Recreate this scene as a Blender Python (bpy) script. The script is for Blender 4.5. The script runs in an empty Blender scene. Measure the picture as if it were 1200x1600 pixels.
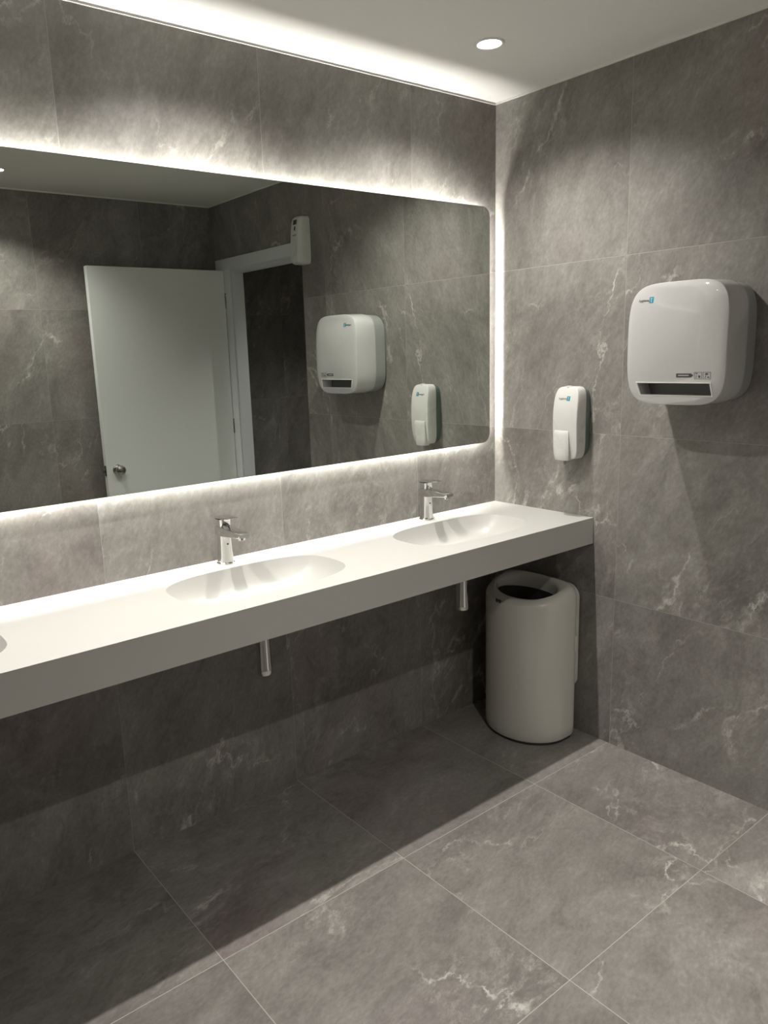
import bpy, bmesh, math
from mathutils import Vector, Matrix
PI = math.pi
S = bpy.context.scene
COL = S.collection

# ------------------------------------------------------------------ camera, world, lights, exposure
YAW, PITCH, ROLL, FPX = 0.6575, -0.2074, -0.036, 1196.0173
cd = bpy.data.cameras.new('camera'); cam = bpy.data.objects.new('camera', cd); COL.objects.link(cam)
fw = Vector((math.sin(YAW)*math.cos(PITCH), math.cos(YAW)*math.cos(PITCH), math.sin(PITCH)))
rt = Vector((math.cos(YAW), -math.sin(YAW), 0)); up = rt.cross(fw)
rt2 = math.cos(ROLL)*rt + math.sin(ROLL)*up; up2 = -math.sin(ROLL)*rt + math.cos(ROLL)*up
mw = Matrix((rt2, up2, -fw)).transposed().to_4x4(); mw.translation = Vector((-2.4252, -2.1602, 1.5245))
cam.matrix_world = mw
cd.sensor_fit = 'VERTICAL'; cd.sensor_height = 36.0; cd.sensor_width = 27.0
cd.lens = FPX/1600*36.0; cd.shift_x = 46.5493/1600; cd.shift_y = 1.541/1600; cd.clip_start = 0.02
S.camera = cam
w = bpy.data.worlds.new('world'); S.world = w; w.use_nodes = True
w.node_tree.nodes['Background'].inputs[0].default_value = (1, 0.97, 0.92, 1)
w.node_tree.nodes['Background'].inputs[1].default_value = 0.0
S.view_settings.view_transform = 'Standard'; S.view_settings.look = 'None'
S.view_settings.gamma = 1; S.view_settings.use_curve_mapping = False
S.view_settings.exposure = 0.36
cy = S.cycles
cy.use_denoising = True; cy.sample_clamp_indirect = 3.0; cy.max_bounces = 12; cy.diffuse_bounces = 6; cy.glossy_bounces = 5
LED_STRENGTH = 118.0
SPOT_W = {'right': 48.0, 'left': 48.0, 'far': 48.0, 'back': 58.0, 'lobby': 52.0}
LAMP_COL = (1.0, 0.965, 0.905); LED_COL = (1.0, 0.985, 0.925)

H = 2.437           # ceiling height
CT, CB, CD = 0.884, 0.784, 0.489     # counter top / underside / depth
RD = 2.396          # room depth
XL = -2.85          # far left wall
DY0, DY1, DZ = -1.405, -2.168, 2.044     # doorway: near edge, hinge side, head

# ------------------------------------------------------------------ helpers
def tag(o, label=None, cat=None, group=None, kind=None):
    if label: o['label'] = label
    if cat: o['category'] = cat
    if group: o['group'] = group
    if kind: o['kind'] = kind
    return o
def empty(name, loc, label, cat, group=None):
    o = bpy.data.objects.new(name, None); COL.objects.link(o); o.location = loc
    o.empty_display_size = 0.05
    return tag(o, label, cat, group)
def link(name, bm, mat, parent=None, smooth=35, loc=None):
    """bmesh in world coordinates -> one object (origin moved under its parent)"""
    bmesh.ops.remove_doubles(bm, verts=bm.verts, dist=1e-6)
    bmesh.ops.recalc_face_normals(bm, faces=bm.faces)
    if smooth:
        for f in bm.faces: f.smooth = True
        for e in bm.edges:
            if len(e.link_faces) == 2 and e.calc_face_angle(0) > math.radians(smooth): e.smooth = False
    me = bpy.data.meshes.new(name); bm.to_mesh(me); bm.free()
    mats = mat if isinstance(mat, (list, tuple)) else [mat]
    for m in mats: me.materials.append(m)
    o = bpy.data.objects.new(name, me); COL.objects.link(o)
    if parent is not None:
        o.parent = parent
        off = parent_world(parent)
        me.transform(Matrix.Translation(-off))
    elif loc is not None:
        me.transform(Matrix.Translation(-Vector(loc))); o.location = loc
    return o
def parent_world(p):
    v = Vector(p.location)
    while p.parent: p = p.parent; v += p.location
    return v
def box(bm, x0, x1, y0, y1, z0, z1, bev=0, seg=2):
    r = bmesh.ops.create_cube(bm, size=1)
    vs = r['verts']
    for v in vs:
        v.co = Vector(((x0+x1)/2+v.co.x*(x1-x0), (y0+y1)/2+v.co.y*(y1-y0), (z0+z1)/2+v.co.z*(z1-z0)))
    if bev:
        es = list({e for v in vs for e in v.link_edges})
        bmesh.ops.bevel(bm, geom=es, offset=bev, segments=seg, profile=0.5, affect='EDGES')
def loft(bm, rings, cap0=True, cap1=True, closed=False):
    R = [[bm.verts.new(p) for p in r] for r in rings]; n = len(R[0])
    for a, b in zip(R, R[1:]):
        for i in range(n):
            j = (i+1) % n
            bm.faces.new((a[i], a[j], b[j], b[i]))
    if closed:
        a, b = R[-1], R[0]
        for i in range(n):
            j = (i+1) % n; bm.faces.new((a[i], a[j], b[j], b[i]))
        return R
    if cap0: bm.faces.new(R[0][::-1])
    if cap1: bm.faces.new(R[-1])
    return R
def sup(n, hu, hv, N=96, cu=0, cv=0):
    out = []
    for k in range(N):
        t = 2*PI*k/N; c, s = math.cos(t), math.sin(t)
        out.append((cu+hu*math.copysign(abs(c)**(2/n), c), cv+hv*math.copysign(abs(s)**(2/n), s)))
    return out
def rrect(hu, hv, r, cu=0, cv=0, seg=8):
    out = []
    for (su, sv, a0) in ((1, 1, 0), (-1, 1, PI/2), (-1, -1, PI), (1, -1, 3*PI/2)):
        for k in range(seg+1):
            a = a0+PI/2*k/seg
            out.append((cu+su*(hu-r)+r*math.cos(a), cv+sv*(hv-r)+r*math.sin(a)))
    return out
def cyl(bm, c, r, h, axis='z', N=40, r2=None, bev=0):
    r2 = r if r2 is None else r2
    prof = [(r, 0), (r2, h)] if not bev else [(r-bev, 0), (r-bev*.3, bev*.3), (r, bev), (r2, h-bev), (r2-bev*.3, h-bev*.3), (r2-bev, h)]
    rings = []
    for rr, hh in prof:
        ring = []
        for k in range(N):
            a = 2*PI*k/N; u, v = rr*math.cos(a), rr*math.sin(a)
            ring.append(Vector(c)+(Vector((u, v, hh)) if axis == 'z' else Vector((u, hh, v)) if axis == 'y' else Vector((hh, u, v))))
        rings.append(ring)
    loft(bm, rings)
def revolve(bm, c, prof, axis='z', N=48):
    rings = []
    for rr, hh in prof:
        ring = []
        for k in range(N):
            a = 2*PI*k/N; u, v = rr*math.cos(a), rr*math.sin(a)
            ring.append(Vector(c)+(Vector((u, v, hh)) if axis == 'z' else Vector((u, hh, v)) if axis == 'y' else Vector((hh, u, v))))
        rings.append(ring)
    loft(bm, rings)
def boolean(o, cutter_bm):
    me = bpy.data.meshes.new('cut'); cutter_bm.to_mesh(me); cutter_bm.free()
    c = bpy.data.objects.new('cut', me); COL.objects.link(c)
    off = parent_world(o.parent) if o.parent else Vector(o.location)
    c.location = (0, 0, 0)
    m = o.modifiers.new('b', 'BOOLEAN'); m.operation = 'DIFFERENCE'; m.object = c; m.solver = 'EXACT'
    bpy.context.view_layer.update()
    dg = bpy.context.evaluated_depsgraph_get()
    new = bpy.data.meshes.new_from_object(o.evaluated_get(dg), preserve_all_data_layers=True, depsgraph=dg)
    o.modifiers.clear(); o.data = new
    bpy.data.objects.remove(c)

# ------------------------------------------------------------------ materials
def new_mat(name):
    m = bpy.data.materials.new(name); m.use_nodes = True
    nt = m.node_tree; b = nt.nodes['Principled BSDF']
    return m, nt, b
def plain(name, col, rough=.4, metal=0, coat=0, emis=None, es=0, spec=.5, noise=0.0, trans=0):
    m, nt, b = new_mat(name)
    b.inputs['Base Color'].default_value = (*col, 1); b.inputs['Roughness'].default_value = rough
    b.inputs['Metallic'].default_value = metal; b.inputs['Coat Weight'].default_value = coat
    b.inputs['Coat Roughness'].default_value = .04; b.inputs['Specular IOR Level'].default_value = spec
    if emis: b.inputs['Emission Color'].default_value = (*emis, 1); b.inputs['Emission Strength'].default_value = es
    # slight procedural variation of the surface
    n = nt.nodes.new('ShaderNodeTexNoise'); n.inputs['Scale'].default_value = 9; n.inputs['Detail'].default_value = 4
    tc = nt.nodes.new('ShaderNodeTexCoord'); nt.links.new(tc.outputs['Object'], n.inputs['Vector'])
    mr = nt.nodes.new('ShaderNodeMapRange'); mr.inputs['To Min'].default_value = max(0, rough-noise); mr.inputs['To Max'].default_value = rough+noise
    nt.links.new(n.outputs['Fac'], mr.inputs['Value']); nt.links.new(mr.outputs[0], b.inputs['Roughness'])
    return m

class N:
    """tiny node helper"""
    def __init__(s, nt): s.nt = nt
    def put(s, inp, v):
        if isinstance(v, bpy.types.NodeSocket): s.nt.links.new(v, inp)
        elif v is not None: inp.default_value = v
    def math(s, op, a, b=None, c=None, clamp=False):
        n = s.nt.nodes.new('ShaderNodeMath'); n.operation = op; n.use_clamp = clamp
        for i, v in enumerate((a, b, c)):
            if v is not None: s.put(n.inputs[i], v)
        return n.outputs[0]
    def vec(s, x, y, z):
        n = s.nt.nodes.new('ShaderNodeCombineXYZ')
        for i, v in enumerate((x, y, z)): s.put(n.inputs[i], v)
        return n.outputs[0]
    def vmath(s, op, a, b=None, sc=None):
        n = s.nt.nodes.new('ShaderNodeVectorMath'); n.operation = op
        s.put(n.inputs[0], a)
        if b is not None: s.put(n.inputs[1], b)
        if sc is not None: s.put(n.inputs['Scale'], sc)
        return n.outputs[0]
    def noise(s, v, scale, detail=6, rough=.55, dist=0):
        n = s.nt.nodes.new('ShaderNodeTexNoise'); s.put(n.inputs['Vector'], v)
        n.inputs['Scale'].default_value = scale; n.inputs['Detail'].default_value = detail
        n.inputs['Roughness'].default_value = rough; n.inputs['Distortion'].default_value = dist
        return n.outputs['Fac']
    def mapr(s, v, a, b, c=0, d=1, smooth=False):
        n = s.nt.nodes.new('ShaderNodeMapRange'); s.put(n.inputs['Value'], v)
        if smooth: n.interpolation_type = 'SMOOTHSTEP'
        for k, x in zip(('From Min', 'From Max', 'To Min', 'To Max'), (a, b, c, d)): n.inputs[k].default_value = x
        return n.outputs[0]
    def mix(s, f, a, b, mode='MIX'):
        n = s.nt.nodes.new('ShaderNodeMix'); n.data_type = 'RGBA'; n.blend_type = mode
        s.put(n.inputs[0], f); s.put(n.inputs[6], a if isinstance(a, bpy.types.NodeSocket) else (*a, 1)); s.put(n.inputs[7], b if isinstance(b, bpy.types.NodeSocket) else (*b, 1))
        return n.outputs[2]
    def ramp(s, f, stops):
        n = s.nt.nodes.new('ShaderNodeValToRGB'); s.put(n.inputs[0], f)
        cr = n.color_ramp
        while len(cr.elements) < len(stops): cr.elements.new(.5)
        for e, (p, c) in zip(cr.elements, stops): e.position = p; e.color = (*c, 1)
        return n.outputs[0]

def tile_mat(name, ua, va, uo, us, vo, vs, seed, stretch=(1.0, .55), rough=.42, gain=1.0, grout_gain=.8, gw=.0008, ang=-.42):
    """grey veined stone-look porcelain tile laid on a grid; ua/va = world axes, uo/vo = a joint position, us/vs = joint pitch"""
    m, nt, b = new_mat(name); k = N(nt)
    geo = nt.nodes.new('ShaderNodeNewGeometry')
    sp = nt.nodes.new('ShaderNodeSeparateXYZ'); nt.links.new(geo.outputs['Position'], sp.inputs[0])
    U, V = sp.outputs[ua], sp.outputs[va]
    a = k.math('DIVIDE', k.math('SUBTRACT', U, uo), us); c = k.math('DIVIDE', k.math('SUBTRACT', V, vo), vs)
    iu, iv = k.math('FLOOR', a), k.math('FLOOR', c)
    du = k.math('MULTIPLY', k.math('ABSOLUTE', k.math('SUBTRACT', a, k.math('ROUND', a))), us)
    dv = k.math('MULTIPLY', k.math('ABSOLUTE', k.math('SUBTRACT', c, k.math('ROUND', c))), vs)
    dj = k.math('MINIMUM', du, dv)
    grout = k.math('LESS_THAN', dj, gw)
    wn = nt.nodes.new('ShaderNodeTexWhiteNoise'); wn.noise_dimensions = '3D'
    nt.links.new(k.vec(iu, iv, float(seed)), wn.inputs['Vector'])
    ca, sa = math.cos(ang), math.sin(ang)      # the veining runs askew to the joints
    Ur = k.math('ADD', k.math('MULTIPLY', U, ca), k.math('MULTIPLY', V, sa)); Vr = k.math('SUBTRACT', k.math('MULTIPLY', V, ca), k.math('MULTIPLY', U, sa))
    P = k.vec(k.math('MULTIPLY', Ur, stretch[0]), k.math('MULTIPLY', Vr, stretch[1]), 0.0)
    P = k.vmath('ADD', P, k.vmath('SCALE', wn.outputs['Color'], sc=23.0))
    # bend the coordinates so that clouds and veins wander
    wv = nt.nodes.new('ShaderNodeTexNoise'); k.put(wv.inputs['Vector'], P); wv.inputs['Scale'].default_value = 2.2; wv.inputs['Detail'].default_value = 4
    P2 = k.vmath('ADD', P, k.vmath('SCALE', k.vmath('SUBTRACT', wv.outputs['Color'], (.5, .5, .5)), sc=.30))
    cw = nt.nodes.new('ShaderNodeTexNoise'); k.put(cw.inputs['Vector'], P); cw.inputs['Scale'].default_value = 17; cw.inputs['Detail'].default_value = 5; cw.inputs['Roughness'].default_value = .7
    P3 = k.vmath('ADD', P2, k.vmath('SCALE', k.vmath('SUBTRACT', cw.outputs['Color'], (.5, .5, .5)), sc=.085))
    big = k.noise(P2, 2.6, 7, .6, .3)
    mid = k.noise(P2, 9.0, 9, .72, .4)
    fine = k.noise(P, 95.0, 3, .7)
    f = k.math('ADD', k.math('MULTIPLY', big, .40), k.math('ADD', k.math('MULTIPLY', mid, .38), k.math('MULTIPLY', fine, .22)))
    g = gain
    col = k.ramp(f, [(.38, (.153*g, .143*g, .131*g)), (.46, (.206*g, .193*g, .178*g)), (.54, (.262*g, .248*g, .230*g)), (.64, (.37*g, .352*g, .330*g))])
    tint = k.mapr(k.noise(P, 1.9, 3), .54, .70, 0, .42, True)
    col = k.mix(tint, col, k.mix(1.0, col, (1.06, .90, .96), 'MULTIPLY'))
    # pale veins: thin ridges broken up along their length
    def vein(sc, width, m0, m1, amt, off, dist):
        Q = k.vmath('MULTIPLY', k.vmath('ADD', P3, (off, off*1.7, 0)), (1.0, 1.0, 1.0))
        r = k.math('ABSOLUTE', k.math('SUBTRACT', k.noise(Q, sc, 4, .45, dist), .5))
        line = k.mapr(r, 0, width, 1, 0, True)
        msk = k.mapr(k.noise(Q, 1.7*sc, 3), m0, m1, 0, 1, True)
        brk = k.mapr(k.noise(Q, 30, 4, .7), .42, .62, .12, 1)
        return k.math('MULTIPLY', k.math('MULTIPLY', line, msk), k.math('MULTIPLY', brk, amt), clamp=True)
    v1 = vein(1.25, .007, .46, .58, .85, 3.1, .3)
    v2 = vein(2.6, .009, .46, .60, .6, 7.7, .3)
    halo = k.math('MULTIPLY', vein(1.25, .12, .42, .60, .62, 3.1, .3), k.mapr(k.noise(P2, 26, 6, .8), .47, .66, 0, .8))
    dark = vein(1.6, .012, .50, .62, .40, 12.3, .8)
    col = k.mix(dark, col, (.11*g, .103*g, .09*g))
    col = k.mix(k.math('MAXIMUM', halo, k.math('MAXIMUM', v1, v2)), col, (.62*g, .60*g, .55*g))
    col = k.mix(grout, col, (.44*grout_gain, .425*grout_gain, .38*grout_gain))
    nt.links.new(col, b.inputs['Base Color'])
    b.inputs['Specular IOR Level'].default_value = .35
    k.put(b.inputs['Roughness'], k.mapr(mid, .3, .7, rough+.07, rough-.05))
    bp = nt.nodes.new('ShaderNodeBump'); bp.inputs['Strength'].default_value = .25; bp.inputs['Distance'].default_value = .0012
    hgt = k.math('SUBTRACT', k.math('ADD', k.math('MULTIPLY', mid, .6), k.math('MULTIPLY', fine, .4)), k.math('MULTIPLY', k.mapr(dj, 0, .0018, 1, 0), 1.2))
    nt.links.new(hgt, bp.inputs['Height']); nt.links.new(bp.outputs[0], b.inputs['Normal'])
    return m

T_left = tile_mat('tile_left', 0, 2, -.4427, .622, 1.2, .6145, 1)
T_right = tile_mat('tile_right', 1, 2, -.5897, .612, 1.2, .6145, 9, ang=.42)
T_front = tile_mat('tile_front', 0, 2, -1.088, .622, 1.2, .6145, 3)
T_back = tile_mat('tile_back', 1, 2, -.5897, .612, 1.2, .6145, 4)
T_floor = tile_mat('tile_floor', 0, 1, -.4427, .622, -.5834, .6107, 5, stretch=(.55, 1.0), rough=.36, grout_gain=1.0, gw=.0012, ang=.3)
T_lobby = tile_mat('tile_lobby', 0, 2, .82, .622, 1.2, .6145, 6)
M_paint = plain('ceiling_paint', (.88, .87, .835), .75, spec=.2)
M_bead = plain('white_bead', (.84, .83, .79), .5)
M_solid = plain('white_solid_surface', (.575, .57, .545), .33, spec=.45, noise=.03)
M_plastic = plain('white_gloss_plastic', (.60, .595, .59), .3, coat=1, noise=.02); M_plastic.node_tree.nodes['Principled BSDF'].inputs['Coat IOR'].default_value = 1.9; M_plastic.node_tree.nodes['Principled BSDF'].inputs['Coat Roughness'].default_value = .008
M_plastic2 = plain('white_plastic', (.70, .695, .67), .28, coat=.15, noise=.03)
M_grey = plain('grey_plastic', (.33, .34, .33), .35, noise=.03)
M_green = plain('smoked_green_plastic', (.12, .17, .145), .2, noise=.03)
M_dark = plain('dark_plastic', (.035, .037, .036), .35, noise=.03)
M_slot = plain('slot_grey_plastic', (.16, .165, .155), .4, noise=.03)
M_binp = plain('bin_plastic', (.68, .675, .62), .22, coat=.35, noise=.03)
M_binin = plain('bin_interior', (.05, .05, .047), .6)
M_chrome = plain('chrome', (.80, .80, .79), .07, metal=1, noise=.02)
M_steel = plain('brushed_steel', (.50, .49, .46), .22, metal=1, noise=.05)
M_door = plain('door_paint', (.80, .81, .80), .42, noise=.03)
M_frame = plain('door_frame_paint', (.72, .75, .76), .45, noise=.03)
M_mirror = plain('mirror_silver', (.66, .69, .65), .0, metal=1)
M_glassedge = plain('glass_edge', (.30, .38, .34), .2)
M_back = plain('mirror_back', (.6, .6, .58), .6)
M_led = plain('led_diffuser', (.9, .9, .88), .5, emis=LED_COL, es=LED_STRENGTH)
M_lens = plain('lamp_lens', (.9, .9, .9), .4, emis=LAMP_COL, es=14)
M_teal = plain('teal_print', (.03, .25, .36), .4)
M_cyan = plain('light_cyan_print', (.25, .62, .68), .4)
M_ink = plain('dark_print', (.07, .07, .07), .5)
M_inkl = plain('pale_print', (.65, .65, .63), .5)

# ------------------------------------------------------------------ room shell
def shell(name, boxes, mat):
    bm = bmesh.new()
    for b in boxes: box(bm, *b)
    o = link(name, bm, mat, smooth=0); return tag(o, kind='structure')
LX = 1.35; WT = .085
shell('floor', [(XL-.1, LX+.1, -3.3, .12, -.1, 0)], T_floor)
shell('ceiling', [(XL-.1, LX+.1, -3.3, .12, H, H+.1)], M_paint)
shell('wall_left', [(XL-.1, .12, 0, .12, 0, H)], T_left)
shell('wall_right', [(0, WT, DY0, 0, 0, H), (0, WT, DY1, DY0, DZ+.06, H), (0, WT, -RD, DY1, 0, H)], T_right)
shell('wall_front', [(XL-.1, .12, -RD-.12, -RD, 0, H)], T_front)
shell('wall_back', [(XL-.1, XL, -RD, 0, 0, H)], T_back)
shell('wall_passage', [(.0, LX, -3.0, -2.9, 0, H), (.0, .1, -2.9, -RD-.12, 0, H)], T_lobby)
shell('wall_passage', [(LX, LX+.1, -3.0, -.7, 0, H), (WT, LX, -.8, -.7, 0, H)], T_back)
# thin white bead where ceiling and tiles meet
shell('trim_1', [(XL, 0, -.005, 0, H-.007, H)], M_bead)
shell('trim_2', [(-.005, 0, -RD, -.005, H-.007, H)], M_bead)
shell('trim_3', [(XL, -.005, -RD, -RD+.005, H-.007, H)], M_bead)

# door in the right wall: casing, leaf swung open against the front wall
door = bpy.data.objects.new('door_1', None); COL.objects.link(door); door.location = (0, DY1, 0); tag(door, kind='structure')
bm = bmesh.new()
box(bm, -.010, .0, DY0+.0, DY1-.17, DZ, DZ+.062, .002)                   # head casing on the room face
box(bm, -.010, .0, DY1-.17, DY1, 0, DZ+.0, .002)                    # hinge side casing
box(bm, .0, WT, DY0, DY1, DZ, DZ+.06)                              # head lining
box(bm, .0, WT-.005, DY1-.001, DY1+.004, 0, DZ)                            # hinge jamb lining
box(bm, .035, .085, DY0, DY1+.0, DZ-.018, DZ+.002, .003)                 # stop, head

link('door_frame', bm, M_frame, door, smooth=0)
bm = bmesh.new(); box(bm, -.862, -.014, -2.279, -2.239, .008, 2.040, .0015)
leaf = link('door_leaf', bm, M_door, door, smooth=0)
def knob(y, s):
    bm = bmesh.new()
    revolve(bm, (-.796, y, .90), [(.031, 0), (.031, s*.004), (.027, s*.008), (.013, s*.012), (.012, s*.026), (.018, s*.030), (.026, s*.038), (.0285, s*.048), (.027, s*.056), (.020, s*.063), (.010, s*.066), (.001, s*.0665)], 'y')
    link('door_knob', bm, M_steel, leaf)
knob(-2.239, 1); knob(-2.279, -1)
bm = bmesh.new(); box(bm, -.8635, -.8615, -2.271, -2.247, .868, .928, .0005)
box(bm, -.873, -.862, -2.266, -2.254, .888, .902, .001)
link('latch_plate', bm, M_dark, leaf, smooth=0)
for z in (1.86, 1.09, .25):
    bm = bmesh.new()
    cyl(bm, (-.009, -2.235, z-.045), .005, .09, N=16); box(bm, -.016, -.010, -2.2392, -2.2375, z-.045, z+.045)
    link('hinge', bm, M_steel, door)

# ------------------------------------------------------------------ countertop with moulded basins
BX = [-.470, -1.322, -2.31]; BHX, BHY, BCY, BDEP = .274, .148, -.262, .088; XE = XL
counter = empty('vanity_counter', ((XE)/2, -CD/2, CB), 'long white wall-hung washbasin counter with moulded oval basins below the backlit mirror', 'counter')
def basin_dirs():
    n = 3.0; out = []
    K = 144
    for i in range(K):
        t = 2*PI*i/K; c, s = math.cos(t), math.sin(t)
        out.append((BHX*math.copysign(abs(c)**(2/n), c), BHY*math.copysign(abs(s)**(2/n), s)))
    return out
bd = basin_dirs()
bm = bmesh.new()
edge = .0015
cells = [(-.896, 0.0, BX[0]), (-1.748, -.896, BX[1]), (-2.7, -1.748, BX[2])]
for (x0, x1, bx) in cells:
    y0, y1 = -CD, 0.0
    inner = [(bx+u, BCY+v) for u, v in bd]
    # outer ring: nearest of rectangle border along the ray; corners are snapped
    outer = []
    for u, v in bd:
        t = min(((x1-bx)/u if u > 1e-9 else (x0-bx)/u if u < -1e-9 else 1e9), ((y1-BCY)/v if v > 1e-9 else (y0-BCY)/v if v < -1e-9 else 1e9))
        outer.append([bx+u*t, BCY+v*t])
    for cx_, cy_ in ((x0, y0), (x0, y1), (x1, y0), (x1, y1)):
        i = min(range(len(outer)), key=lambda i: (outer[i][0]-cx_)**2+(outer[i][1]-cy_)**2)
        outer[i] = [cx_, cy_]
    ri = [bm.verts.new((x, y, CT)) for x, y in inner]; ro = [bm.verts.new((x, y, CT)) for x, y in outer]
    n = len(ri)
    for i in range(n):
        j = (i+1) % n; bm.faces.new((ri[i], ri[j], ro[j], ro[i]))
bmv = [bm.verts.new(p) for p in ((XE, -CD, CT), (-2.7, -CD, CT), (-2.7, 0, CT), (XE, 0, CT))]; bm.faces.new(bmv)
def quad(*p): bm.faces.new([bm.verts.new(q) for q in p])
quad((XE, -CD, CB), (0, -CD, CB), (0, -CD, CT), (XE, -CD, CT))
quad((XE, -CD, CB), (XE, -CD, CT), (XE, 0, CT), (XE, 0, CB))
quad((0, -CD, CB), (0, 0, CB), (0, 0, CT), (0, -CD, CT))
quad((XE, -CD, CB), (XE, 0, CB), (0, 0, CB), (0, -CD, CB))
quad((XE, 0, CB), (XE, 0, CT), (0, 0, CT), (0, 0, CB))
me_w = link('worktop', bm, M_solid, counter, smooth=25)
for bx in BX:
    bm = bmesh.new(); rings = []
    M_ = 22
    for k in range(M_+1):
        s = 1-k/M_*.985
        # steep sides rounding into a shallow dished floor
        t = 1-s
        d = BDEP*(1-math.exp(-t*6.5))*(1-.0*t) + .004*t
        e = BDEP*1.0
        lip = .002*(1-math.exp(-t*60))
        n = 3.0
        rings.append([Vector((bx+u*s*(1), BCY+v*s, CT-d-lip)) for u, v in bd])
    loft(bm, rings, cap0=False, cap1=True)
    o = link('basin', bm, M_solid, counter, smooth=60)
    bm = bmesh.new(); revolve(bm, (bx, BCY, CT-BDEP-.004), [(.001, .003), (.016, .0035), (.024, .002), (.0245, -.001), (.001, -.001)])
    link('drain_cover', bm, M_chrome, o)

# ------------------------------------------------------------------ mirror with hidden LED band
MT, MB, MR, ML, MF = 2.0541, 1.1423, -.0575, XL+.0575, -.0233
mirror = empty('backlit_mirror', ((MR+ML)/2, 0, MB), 'wide frameless backlit mirror with rounded corners and a glowing edge above the counter', 'mirror')
mcx, mcz, mhx, mhz = (MR+ML)/2, (MT+MB)/2, (MR-ML)/2, (MT-MB)/2
def mring(y, inset, r): return [Vector((u, y, v)) for u, v in rrect(mhx-inset, mhz-inset, r, mcx, mcz, 12)]
bm = bmesh.new(); loft(bm, [mring(MF+.001, .0, .040), mring(MF, .001, .039)], cap0=False, cap1=True)
link('mirror_face', bm, M_mirror, mirror, smooth=0)
bm = bmesh.new(); loft(bm, [mring(-.0185, .0, .040), mring(MF+.001, .0, .040)], cap0=True, cap1=False)
link('glass_panel', bm, M_glassedge, mirror, smooth=0)
bm = bmesh.new(); loft(bm, [mring(0, .026, .03), mring(-.0185, .026, .03)])
link('backing_frame', bm, M_back, mirror, smooth=0)
bm = bmesh.new(); loft(bm, [mring(-.0055, .0255, .03), mring(-.0055, .0235, .03), mring(-.0145, .0235, .03), mring(-.0145, .0255, .03)], closed=True)
link('led_strip', bm, M_led, mirror, smooth=0)

# ------------------------------------------------------------------ recessed downlights
def downlight(x, y, power, label, cone=138):
    r = empty('ceiling_downlight', (x, y, H), label, 'light', 'recessed ceiling downlights')
    bm = bmesh.new()
    revolve(bm, (x, y, H), [(.047, 0), (.047, -.002), (.044, -.0045), (.038, -.004), (.036, -.0015), (.036, 0)])
    link('trim_ring', bm, M_bead, r)
    bm = bmesh.new(); revolve(bm, (x, y, H), [(.0355, -.0008), (.0355, -.0022), (.025, -.0035), (.001, -.0042)]); link('lens', bm, M_lens, r)
    ld = bpy.data.lights.new('lamp', 'SPOT'); ld.energy = power; ld.color = LAMP_COL; ld.spot_size = math.radians(cone); ld.spot_blend = 1.0; ld.shadow_soft_size = .013
    lo = bpy.data.objects.new('lamp_beam', ld); COL.objects.link(lo); lo.parent = r; lo.location = (0, 0, -.022)
    return r
downlight(-.470, -.392, SPOT_W['right'], 'small round recessed downlight glowing in the ceiling above the right basin')
downlight(-1.322, -.392, SPOT_W['left'], 'recessed ceiling downlight above the left faucet, just out of view')
downlight(-2.174, -.392, SPOT_W['far'], 'recessed ceiling downlight above the far left end of the counter')
downlight(-1.335, -2.0, SPOT_W['back'], 'recessed ceiling downlight seen only in the mirror, near its left edge', 125)
downlight(.75, -1.75, SPOT_W['lobby'], 'recessed ceiling downlight in the passage beyond the open door', 110)

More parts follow.
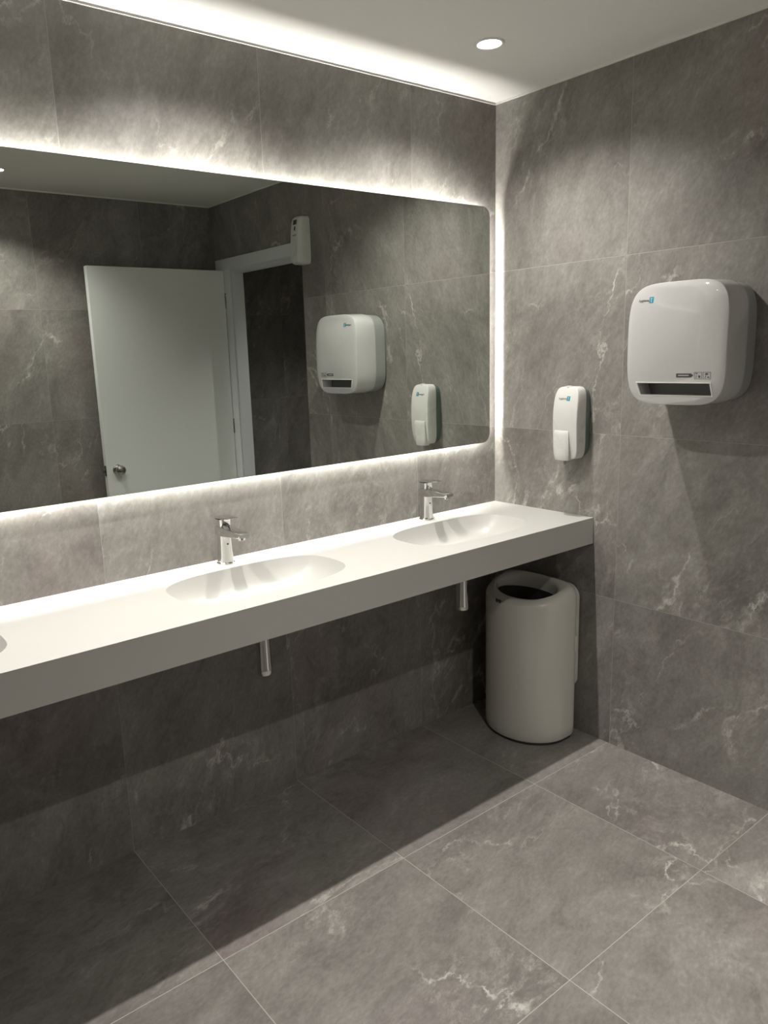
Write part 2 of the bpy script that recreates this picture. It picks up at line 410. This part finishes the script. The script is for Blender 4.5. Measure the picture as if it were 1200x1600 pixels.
# ------------------------------------------------------------------ faucets
def faucet(x, label):
    y = -.052; r = empty('basin_faucet', (x, y, CT), label, 'faucet', 'chrome faucets on the counter')
    bm = bmesh.new(); revolve(bm, (x, y, CT), [(.0285, 0), (.0285, .004), (.0265, .0065), (.024, .007)]); link('base_ring', bm, M_chrome, r)
    # column: rounded, waisted
    bm = bmesh.new(); rings = []
    for z, hx, hy, cy_ in ((.006, .0235, .0235, 0), (.012, .0228, .0228, 0), (.04, .0213, .0215, 0), (.075, .0205, .0208, 0), (.098, .0205, .021, 0), (.112, .0208, .0215, 0), (.116, .0208, .0215, 0)):
        rings.append([Vector((x+u, y+cy_+v, CT+z)) for u, v in rrect(hx, hy, min(hx, hy)*.72, seg=6)])
    loft(bm, rings); link('column', bm, M_chrome, r)
    # spout: flat bar leaving the front of the column
    bm = bmesh.new(); rings = []
    for d, hx, zt, zb in ((.019, .0206, .1215, .092), (-.012, .0206, .1215, .0915), (-.03, .0204, .121, .0925), (-.07, .0200, .1195, .097), (-.108, .0195, .1175, .1005), (-.122, .0186, .1165, .1015), (-.128, .0165, .1155, .1035)):
        rings.append([Vector((x+u, y+d, CT+(zt+zb)/2+v)) for u, v in rrect(hx, (zt-zb)/2, .0035, seg=4)])
    loft(bm, rings); link('spout', bm, M_chrome, r)
    bm = bmesh.new(); revolve(bm, (x, y-.109, CT+.101), [(.0125, .002), (.0125, -.006), (.011, -.0075), (.0095, -.0075), (.009, -.004), (.001, -.004)]); link('aerator', bm, M_chrome, r)
    # cartridge block and lever
    bm = bmesh.new(); rings = []
    for z, h in ((.1213, .0185), (.1235, .0195), (.140, .0200), (.145, .0205)):
        rings.append([Vector((x+u, y+v, CT+z)) for u, v in rrect(h, h, .010, seg=6)])
    loft(bm, rings); link('cartridge', bm, M_chrome, r)
    bm = bmesh.new(); rings = []
    for d, hx, zc, hz in ((.0205, .0195, .1485, .0035), (.0, .0208, .1500, .0040), (-.025, .0205, .1515, .0032), (-.05, .0185, .1535, .0024), (-.068, .0155, .155, .0018), (-.0735, .011, .1555, .0010)):
        rings.append([Vector((x+u, y+d, CT+zc+v)) for u, v in rrect(hx, hz, hz*.7, seg=4)])
    loft(bm, rings); link('lever', bm, M_chrome, r)
    bm = bmesh.new(); revolve(bm, (x, y-.0213, CT+.066), [(.0001, .0008), (.0028, .0004), (.0029, -.0008), (.0001, -.0011)], 'y', 16)
    link('sensor_dot', bm, M_dark, r)
    return r
faucet(-.447, 'chrome single-lever faucet standing by the right basin near the corner')
faucet(-1.318, 'chrome single-lever faucet standing by the left basin, larger in view')

# chrome bottle traps under the counter
def trap(x, label):
    r = empty('bottle_trap', (x, -.25, .572), label, 'drain pipe', 'chrome drain traps under the counter')
    bm = bmesh.new(); revolve(bm, (x, -.25, .572), [(.001, 0), (.019, 0), (.0225, .002), (.0235, .006), (.0235, .02), (.0225, .024), (.0205, .15), (.0205, CB-.572)], N=40)
    link('trap_body', bm, M_chrome, r)
    bm = bmesh.new(); cyl(bm, (x, -.25, .70), .014, .25, 'y', 24); revolve(bm, (x, 0, .70), [(.030, 0), (.030, -.003), (.022, -.008), (.014, -.009)], 'y', 32)
    link('waste_pipe', bm, M_chrome, r)
trap(-.459, 'chrome drain trap hanging under the counter beside the waste bin')
trap(-1.317, 'chrome drain trap hanging under the counter below the left basin')

# ------------------------------------------------------------------ text helper
def text_bm(txt, size, thick=.0004):
    cu = bpy.data.curves.new('t', 'FONT'); cu.body = txt; cu.size = size; cu.extrude = thick; cu.resolution_u = 3
    o = bpy.data.objects.new('t', cu); COL.objects.link(o); bpy.context.view_layer.update()
    dg = bpy.context.evaluated_depsgraph_get(); me = bpy.data.meshes.new_from_object(o.evaluated_get(dg))
    bm = bmesh.new(); bm.from_mesh(me); bpy.data.objects.remove(o); bpy.data.meshes.remove(me)
    return bm
def on_right_wall(bm, x, y, z):
    # text plane (u right, v up) -> facing -x: right of the picture is -y
    for v in bm.verts: v.co = Vector((x-v.co.z, y-v.co.x, z+v.co.y))
def plate(bm, x, y0, y1, z0, z1, t=.0006):
    box(bm, x-t, x+.0025, min(y0, y1), max(y0, y1), z0, z1)

def logo(parent, x, y, z, h, surf):
    """'hygiene' wordmark followed by a teal square with a pale glyph; surf(y,z) gives the surface x"""
    bm = text_bm('hygiene', h*.95)
    wd = max(v.co.x for v in bm.verts)
    for v in bm.verts:
        yy, zz = y-v.co.x, z+v.co.y; v.co = Vector((surf(yy, zz)-.0004-v.co.z*.5, yy, zz))
    a = link('logo_lettering', bm, M_ink, parent, smooth=0)
    y1 = y-wd-h*.12
    def patch(bm, ya, yb, za, zb, lift):
        vs = [(ya, za), (yb, za), (yb, zb), (ya, zb)]
        f = [bm.verts.new((surf(p, q)-lift, p, q)) for p, q in vs]; g = [bm.verts.new((surf(p, q)+.002, p, q)) for p, q in vs]
        bm.faces.new(f[::-1]); bm.faces.new(g)
        for i in range(4): bm.faces.new((f[i], f[(i+1) % 4], g[(i+1) % 4], g[i]))
    bm = bmesh.new(); patch(bm, y1, y1-h*1.15, z-h*.38, z+h*1.05, .0005); b = link('logo_badge', bm, M_teal, parent, smooth=0)
    bm = bmesh.new()
    patch(bm, y1-h*.30, y1-h*.85, z+h*.62, z+h*.80, .0009); patch(bm, y1-h*.46, y1-h*.69, z-h*.2, z+h*.62, .0009)
    link('badge_glyph', bm, M_cyan, b, smooth=0)

# ------------------------------------------------------------------ shells mounted on the right wall
def shell_part(name, parent, mat, yc, zc, secs, n=5, fx=None, cap_bulge=None, K=112):
    """secs: (x, hy, hz[, dz]) from the wall outwards; cap_bulge adds a softly domed front"""
    bm = bmesh.new(); rings = []
    for s in secs:
        x, hy, hz = s[:3]; dz = s[3] if len(s) > 3 else 0
        rings.append([Vector((x, yc+u, zc+dz+v)) for u, v in sup(n, hy, hz, K)])
    if cap_bulge:
        x, hy, hz = secs[-1][:3]; dz = secs[-1][3] if len(secs[-1]) > 3 else 0
        for k in range(1, 11):
            s = 1-k/10*.96
            rings.append([Vector((x-cap_bulge*(1-s*s), yc+u, zc+dz+v)) for u, v in sup(n, hy*s, hz*s, K)])
    if fx:
        rings = [[Vector(fx(p)) for p in r] for r in rings]
    loft(bm, rings); return link(name, bm, mat, parent, smooth=32)

# paper towel dispenser
TY, TZ, THY, THZ = -.886, 1.5135, .1635, .188
tow = empty('towel_dispenser', (0, TY, TZ-THZ), 'large rounded white paper towel dispenser with a dark slot on the right wall', 'towel dispenser')
def bowT(p):
    s = (p.z-TZ)/THZ; q = (p.y-TY)/THY
    k = 1-.09*s*s-.03*q*q*q*q
    return (-.07+(p.x+.07)*k if p.x < -.07 else p.x, p.y, p.z)
shell_part('back_housing', tow, M_grey, TY, TZ, [(0, .150, .172), (-.010, .152, .174), (-.011, .158, .181), (-.070, .160, .184)], 4.6)
cov = shell_part('cover', tow, M_plastic, TY, TZ, [(-.0695, .1600, .184), (-.0715, .1618, .1855), (-.10, THY, THZ), (-.184, .1612, .1848), (-.1885, .1608, .1844), (-.1903, .1600, .1836), (-.1908, .1590, .1825)], 4.6, bowT, .010)
bm = bmesh.new()
sl = [(-.764, 1.3955), (-1.003, 1.3955), (-1.009, 1.3595), (-.776, 1.3595)]
loft(bm, [[Vector((-.27, y, z)) for y, z in sl], [Vector((-.085, y+(-.004 if y > TY else .004), z)) for y, z in sl]])
boolean(cov, bm)
def surfT(y, z):
    s = (z-TZ)/THZ; q = (y-TY)/THY
    rr = max((abs((y-TY)/.159)**4.6+abs((z-TZ)/.1825)**4.6)**(1/4.6), 0)
    x = -.1908-.010*(1-min(rr, 1)**2)
    return -.07+(x+.07)*(1-.09*s*s-.03*q**4)
bm = bmesh.new(); loft(bm, [[Vector((-.130, y, z)) for y, z in sl], [Vector((-.088, y, z)) for y, z in sl]]); link('paper_slot', bm, M_slot, tow, smooth=0)
# raised rim round the slot
bm = bmesh.new()
def off(pts, d):
    cy_ = sum(p[0] for p in pts)/4; cz_ = sum(p[1] for p in pts)/4
    return [(y+math.copysign(d, y-cy_), z+math.copysign(d, z-cz_)) for y, z in pts]
def dens(pts, n=10):
    out = []
    for i in range(4):
        a, b = pts[i], pts[(i+1) % 4]
        for k in range(n): out.append((a[0]+(b[0]-a[0])*k/n, a[1]+(b[1]-a[1])*k/n))
    return out
A_, B_ = dens(off(sl, .0)), dens(off(sl, .0038))
loft(bm, [[Vector((surfT(y, z)+.003, y, z)) for y, z in A_], [Vector((surfT(y, z)-.0012, y, z)) for y, z in A_], [Vector((surfT(y, z)-.0016, y, z)) for y, z in dens(off(sl, .0018))], [Vector((surfT(y, z)-.0008, y, z)) for y, z in B_], [Vector((surfT(y, z)+.003, y, z)) for y, z in B_]], closed=True)
link('slot_rim', bm, M_plastic2, tow)
logo(tow, 0, -.759, 1.6445, .0125, surfT)
def spatch(bm, pts, lift, surf):
    f = [bm.verts.new((surf(y, z)-lift, y, z)) for y, z in pts]; g = [bm.verts.new((surf(y, z)+.002, y, z)) for y, z in pts]
    n = len(pts); bm.faces.new(f[::-1]); bm.faces.new(g)
    for i in range(n): bm.faces.new((f[i], f[(i+1) % n], g[(i+1) % n], g[i]))
bm = bmesh.new(); spatch(bm, [(-.900, 1.4135), (-.947, 1.4135), (-.954, 1.4195), (-.947, 1.4255), (-.900, 1.4255)], .0005, surfT); ar = link('arrow_sticker', bm, M_ink, tow, smooth=0)
bm = bmesh.new()
for a in range(11): spatch(bm, [(-.9065-a*.0031, 1.4180), (-.9088-a*.0031, 1.4180), (-.9088-a*.0031, 1.4212), (-.9065-a*.0031, 1.4212)], .0009, surfT)
link('sticker_print', bm, M_inkl, ar, smooth=0)
for (ya, nm) in ((-.957, 0), (-.983, 1)):
    bm = bmesh.new(); z0, z1, yb = 1.409, 1.4295, ya-.0225; t = .0009
    for q in ([(ya, z0), (yb, z0), (yb, z0+t), (ya, z0+t)], [(ya, z1-t), (yb, z1-t), (yb, z1), (ya, z1)], [(ya, z0), (ya-t, z0), (ya-t, z1), (ya, z1)], [(yb+t, z0), (yb, z0), (yb, z1), (yb+t, z1)]):
        spatch(bm, q, .0005, surfT)
    if nm == 0:
        qs = [[(ya-.004, 1.424), (ya-.010, 1.424), (ya-.010, 1.4265), (ya-.004, 1.4265)], [(ya-.012, 1.414), (ya-.017, 1.412), (ya-.019, 1.418), (ya-.013, 1.4205)], [(ya-.004, 1.412), (ya-.0055, 1.412), (ya-.0085, 1.4205), (ya-.007, 1.4205)]]
    else:
        qs = [[(ya-.006, 1.4215), (ya-.016, 1.4215), (ya-.013, 1.4265), (ya-.008, 1.4265)], [(ya-.005, 1.412), (ya-.0065, 1.412), (ya-.0095, 1.4195), (ya-.008, 1.4195)], [(ya-.013, 1.4125), (ya-.018, 1.4125), (ya-.018, 1.416), (ya-.013, 1.416)]]
    for q in qs: spatch(bm, q, .0005, surfT)
    link('pictogram', bm, M_ink, tow, smooth=0)

# soap dispenser
SY, SZ, SHY, SHZ = -.4140, 1.240, .0555, .133
soap = empty('soap_dispenser', (0, SY, SZ-SHZ), 'narrow white soap dispenser with a push lever on the right wall above the counter end', 'soap dispenser')
def bowS(p):
    s = (p.z-SZ)/SHZ
    k = 1-.20*abs(s)**2.2 if s > 0 else 1-.15*abs(s)**1.8
    return (p.x*k if p.x < -.03 else p.x, p.y, p.z)
shell_part('back_plate', soap, M_green, SY, SZ, [(0, .048, .124), (-.008, .050, .126), (-.042, .052, .129)], 5.0)
shell_part('cover', soap, M_plastic2, SY, SZ, [(-.034, .0525, .131), (-.036, .0540, .1325), (-.060, SHY, SHZ), (-.0845, .0538, .1322), (-.0872, .0530, .1314), (-.0885, .0518, .1302), (-.0890, .0500, .1284)], 5.0, bowS, .005)
def surfS(y, z):
    s = (z-SZ)/SHZ
    rr = min((abs((y-SY)/.0500)**5+abs(s*SHZ/.1284)**5)**.2, 1)
    x = -.0890-.005*(1-rr*rr)
    return x*(1-.20*abs(s)**2.2 if s > 0 else 1-.15*abs(s)**1.8)
# lever
bm = bmesh.new(); rings = []
LZ = [(1.2135, .0015, .030), (1.209, .0045, .0325), (1.195, .0075, .0335), (1.175, .0105, .034), (1.155, .0145, .034), (1.13, .0195, .0335), (1.112, .0225, .0315), (1.104, .0215, .029)]
for z, pr, hw in LZ:
    ring = []; lc = -.4045
    K = 14
    for k in range(K+1):
        a = -1+2*k/K; yy = lc-a*hw
        ring.append(Vector((min(surfS(lc, z), -.070)-pr*(1-.28*a*a*a*a-.10*a*a), yy, z)))
    ring += [Vector((-.066, lc-hw*.96, z)), Vector((-.066, lc+hw*.96, z))]
    rings.append(ring)
loft(bm, rings); link('push_lever', bm, M_plastic2, soap, smooth=40)
bm = bmesh.new(); cyl(bm, (-.062, SY, SZ+SHZ-.006), .011, .0085, N=24, bev=.002); link('lock_tab', bm, M_plastic2, soap)
bm = bmesh.new(); revolve(bm, (-.072, -.4045, 1.086), [(.005, 0), (.0065, .006), (.0065, .03)], N=20); link('nozzle', bm, M_grey, soap)
logo(soap, 0, -.3845, 1.3265, .0118, surfS)

# air freshener above the door edge (seen in the mirror)
AY, AZ, AHY, AHZ = -1.362, 2.103, .044, .120
air = empty('air_freshener', (0, AY, AZ-AHZ), 'tall white air freshener with a dark window, beside the door head in the mirror', 'air freshener')
def bowA(p):
    s = (p.z-AZ)/AHZ
    k = .93-.13*s-.10*abs(s)**3
    return (p.x*k if p.x < -.01 else p.x, p.y, p.z)
shell_part('housing', air, M_plastic2, AY, AZ, [(0, AHY, AHZ), (-.052, AHY, AHZ), (-.062, AHY-.002, AHZ-.002), (-.072, AHY-.006, AHZ-.006), (-.078, AHY-.012, AHZ-.012)], 7, bowA, .002)
def surfA(y, z):
    s = (z-AZ)/AHZ
    rr = min(max(abs((y-AY)/(AHY-.012)), abs((z-AZ)/(AHZ-.012))), 1)
    return (-.078-.002*(1-rr*rr))*(.93-.13*s-.10*abs(s)**3)
bm = bmesh.new(); spatch(bm, [(-1.345, 2.180), (-1.377, 2.180), (-1.377, 2.204), (-1.345, 2.204)], .0006, surfA); link('sensor_window', bm, M_dark, air, smooth=0)
bm = bmesh.new(); spatch(bm, [(-1.3575+.0065*math.cos(a), 2.160+.012*math.sin(a)) for a in [2*PI*k/20 for k in range(20)]], .0006, surfA); link('indicator_slot', bm, M_dark, air, smooth=0)
bm = text_bm('hygiene', .0105)
for v in bm.verts:
    yy, zz = -1.342-v.co.x, 2.124+v.co.y; v.co = Vector((surfA(yy, zz)-.0004-v.co.z*.5, yy, zz))
link('logo_lettering', bm, M_ink, air, smooth=0)

# ------------------------------------------------------------------ waste bin
bin_ = empty('waste_bin', (-.15, -.29, 0), 'rounded off-white plastic waste bin with an oval open top under the counter in the corner', 'bin')
def foot(ins=0, xb=-.022, K=120, scale_a=1.0):
    cx_, cy_, a, b, n = -.12, -.29, .16, .18, 2.0
    out = []
    for i in range(K):
        t = 2*PI*i/K; c, s = math.cos(t), math.sin(t)
        if c < 0: out.append((cx_-(a-ins)*abs(c), cy_+(b-ins)*s))
        else: out.append((cx_+(xb-cx_-ins)*c**(1/3), cy_+(b-ins)*math.copysign(abs(s)**(1/3 if False else .55), s) if False else cy_+(b-ins)*math.copysign(abs(s)**(.62+.38*(1-c)), s)))
    return out
def slope(x): return .004+.027*(x+.12)/.10      # the rim dips towards the front
bm = bmesh.new(); rings = []
for z, ins in ((.012, .004), (.018, .001), (.05, 0), (.30, 0), (.56, 0)):
    rings.append([Vector((x, y, z)) for x, y in foot(ins)])
for z, ins in ((.578, .0015), (.590, .006), (.599, .013), (.605, .022), (.6075, .032)):
    rings.append([Vector((x, y, z+slope(x)*(z-.56)/.0475)) for x, y in foot(ins)])
K = 120; oc = (-.138, -.288); oa, ob = .082, .138
def openr(sc, dz):
    out = []
    for i in range(K):
        t = 2*PI*i/K; c, s = math.cos(t), math.sin(t)
        x = oc[0]+oa*sc*c; y = oc[1]+ob*sc*s
        out.append(Vector((x, y, .604+slope(x)*1.15+dz)))
    return out
rings += [openr(1.06, .0005), openr(1.0, -.004), openr(.975, -.016)]
rings.append([Vector((p.x, p.y, .45)) for p in openr(.93, 0)])
loft(bm, rings, cap0=True, cap1=False)
body = link('body', bm, M_binp, bin_, smooth=40)
bm = bmesh.new(); loft(bm, [[Vector((p.x, p.y, .57)) for p in openr(.955, 0)], [Vector((p.x, p.y, .44)) for p in openr(.925, 0)], [Vector((p.x, p.y, .30)) for p in openr(.90, 0)]], cap0=False)
link('liner', bm, M_binin, bin_)
bm = bmesh.new(); loft(bm, [[Vector((x, y, 0)) for x, y in foot(.008)], [Vector((x, y, .0115)) for x, y in foot(.008)]])
link('shadow_base', bm, M_dark, bin_)  # inset plinth, coloured dark to stand for the shadow gap under the bin
bm = bmesh.new(); loft(bm, [[Vector((x, u, v)) for u, v in rrect(h, hz, .05, -.29, .395)] for x, h, hz in ((-.026, .150, .205), (-.024, .152, .214), (-.009, .153, .215), (-.006, .150, .212))])
link('back_panel', bm, M_binp, bin_)
bm = bmesh.new(); box(bm, -.062, -.046, -.4675, -.455, .36, .42, .003); link('side_catch', bm, M_binp, bin_)
bm = bmesh.new()
for k in range(2):
    z0 = .574; ya = -.252-k*.016
    pts = [(ya, z0), (ya-.010, z0-.003), (ya-.013, z0+.009), (ya-.002, z0+.012)]
    f = []
    for y, z in pts:
        x = -.12-.16*math.sqrt(max(0, 1-((y+.29)/.18)**2)); f.append((x, y, z))
    a = [bm.verts.new((p[0]-.0006-(.004 if p[2] > .578 else 0)*0, p[1], p[2]-.012)) for p in f]; b = [bm.verts.new((p[0]+.004, p[1], p[2]-.012)) for p in f]
    bm.faces.new(a); bm.faces.new(b[::-1])
    for i in range(4): bm.faces.new((a[i], a[(i+1) % 4], b[(i+1) % 4], b[i]))
link('logo_mark', bm, M_ink, bin_, smooth=0)
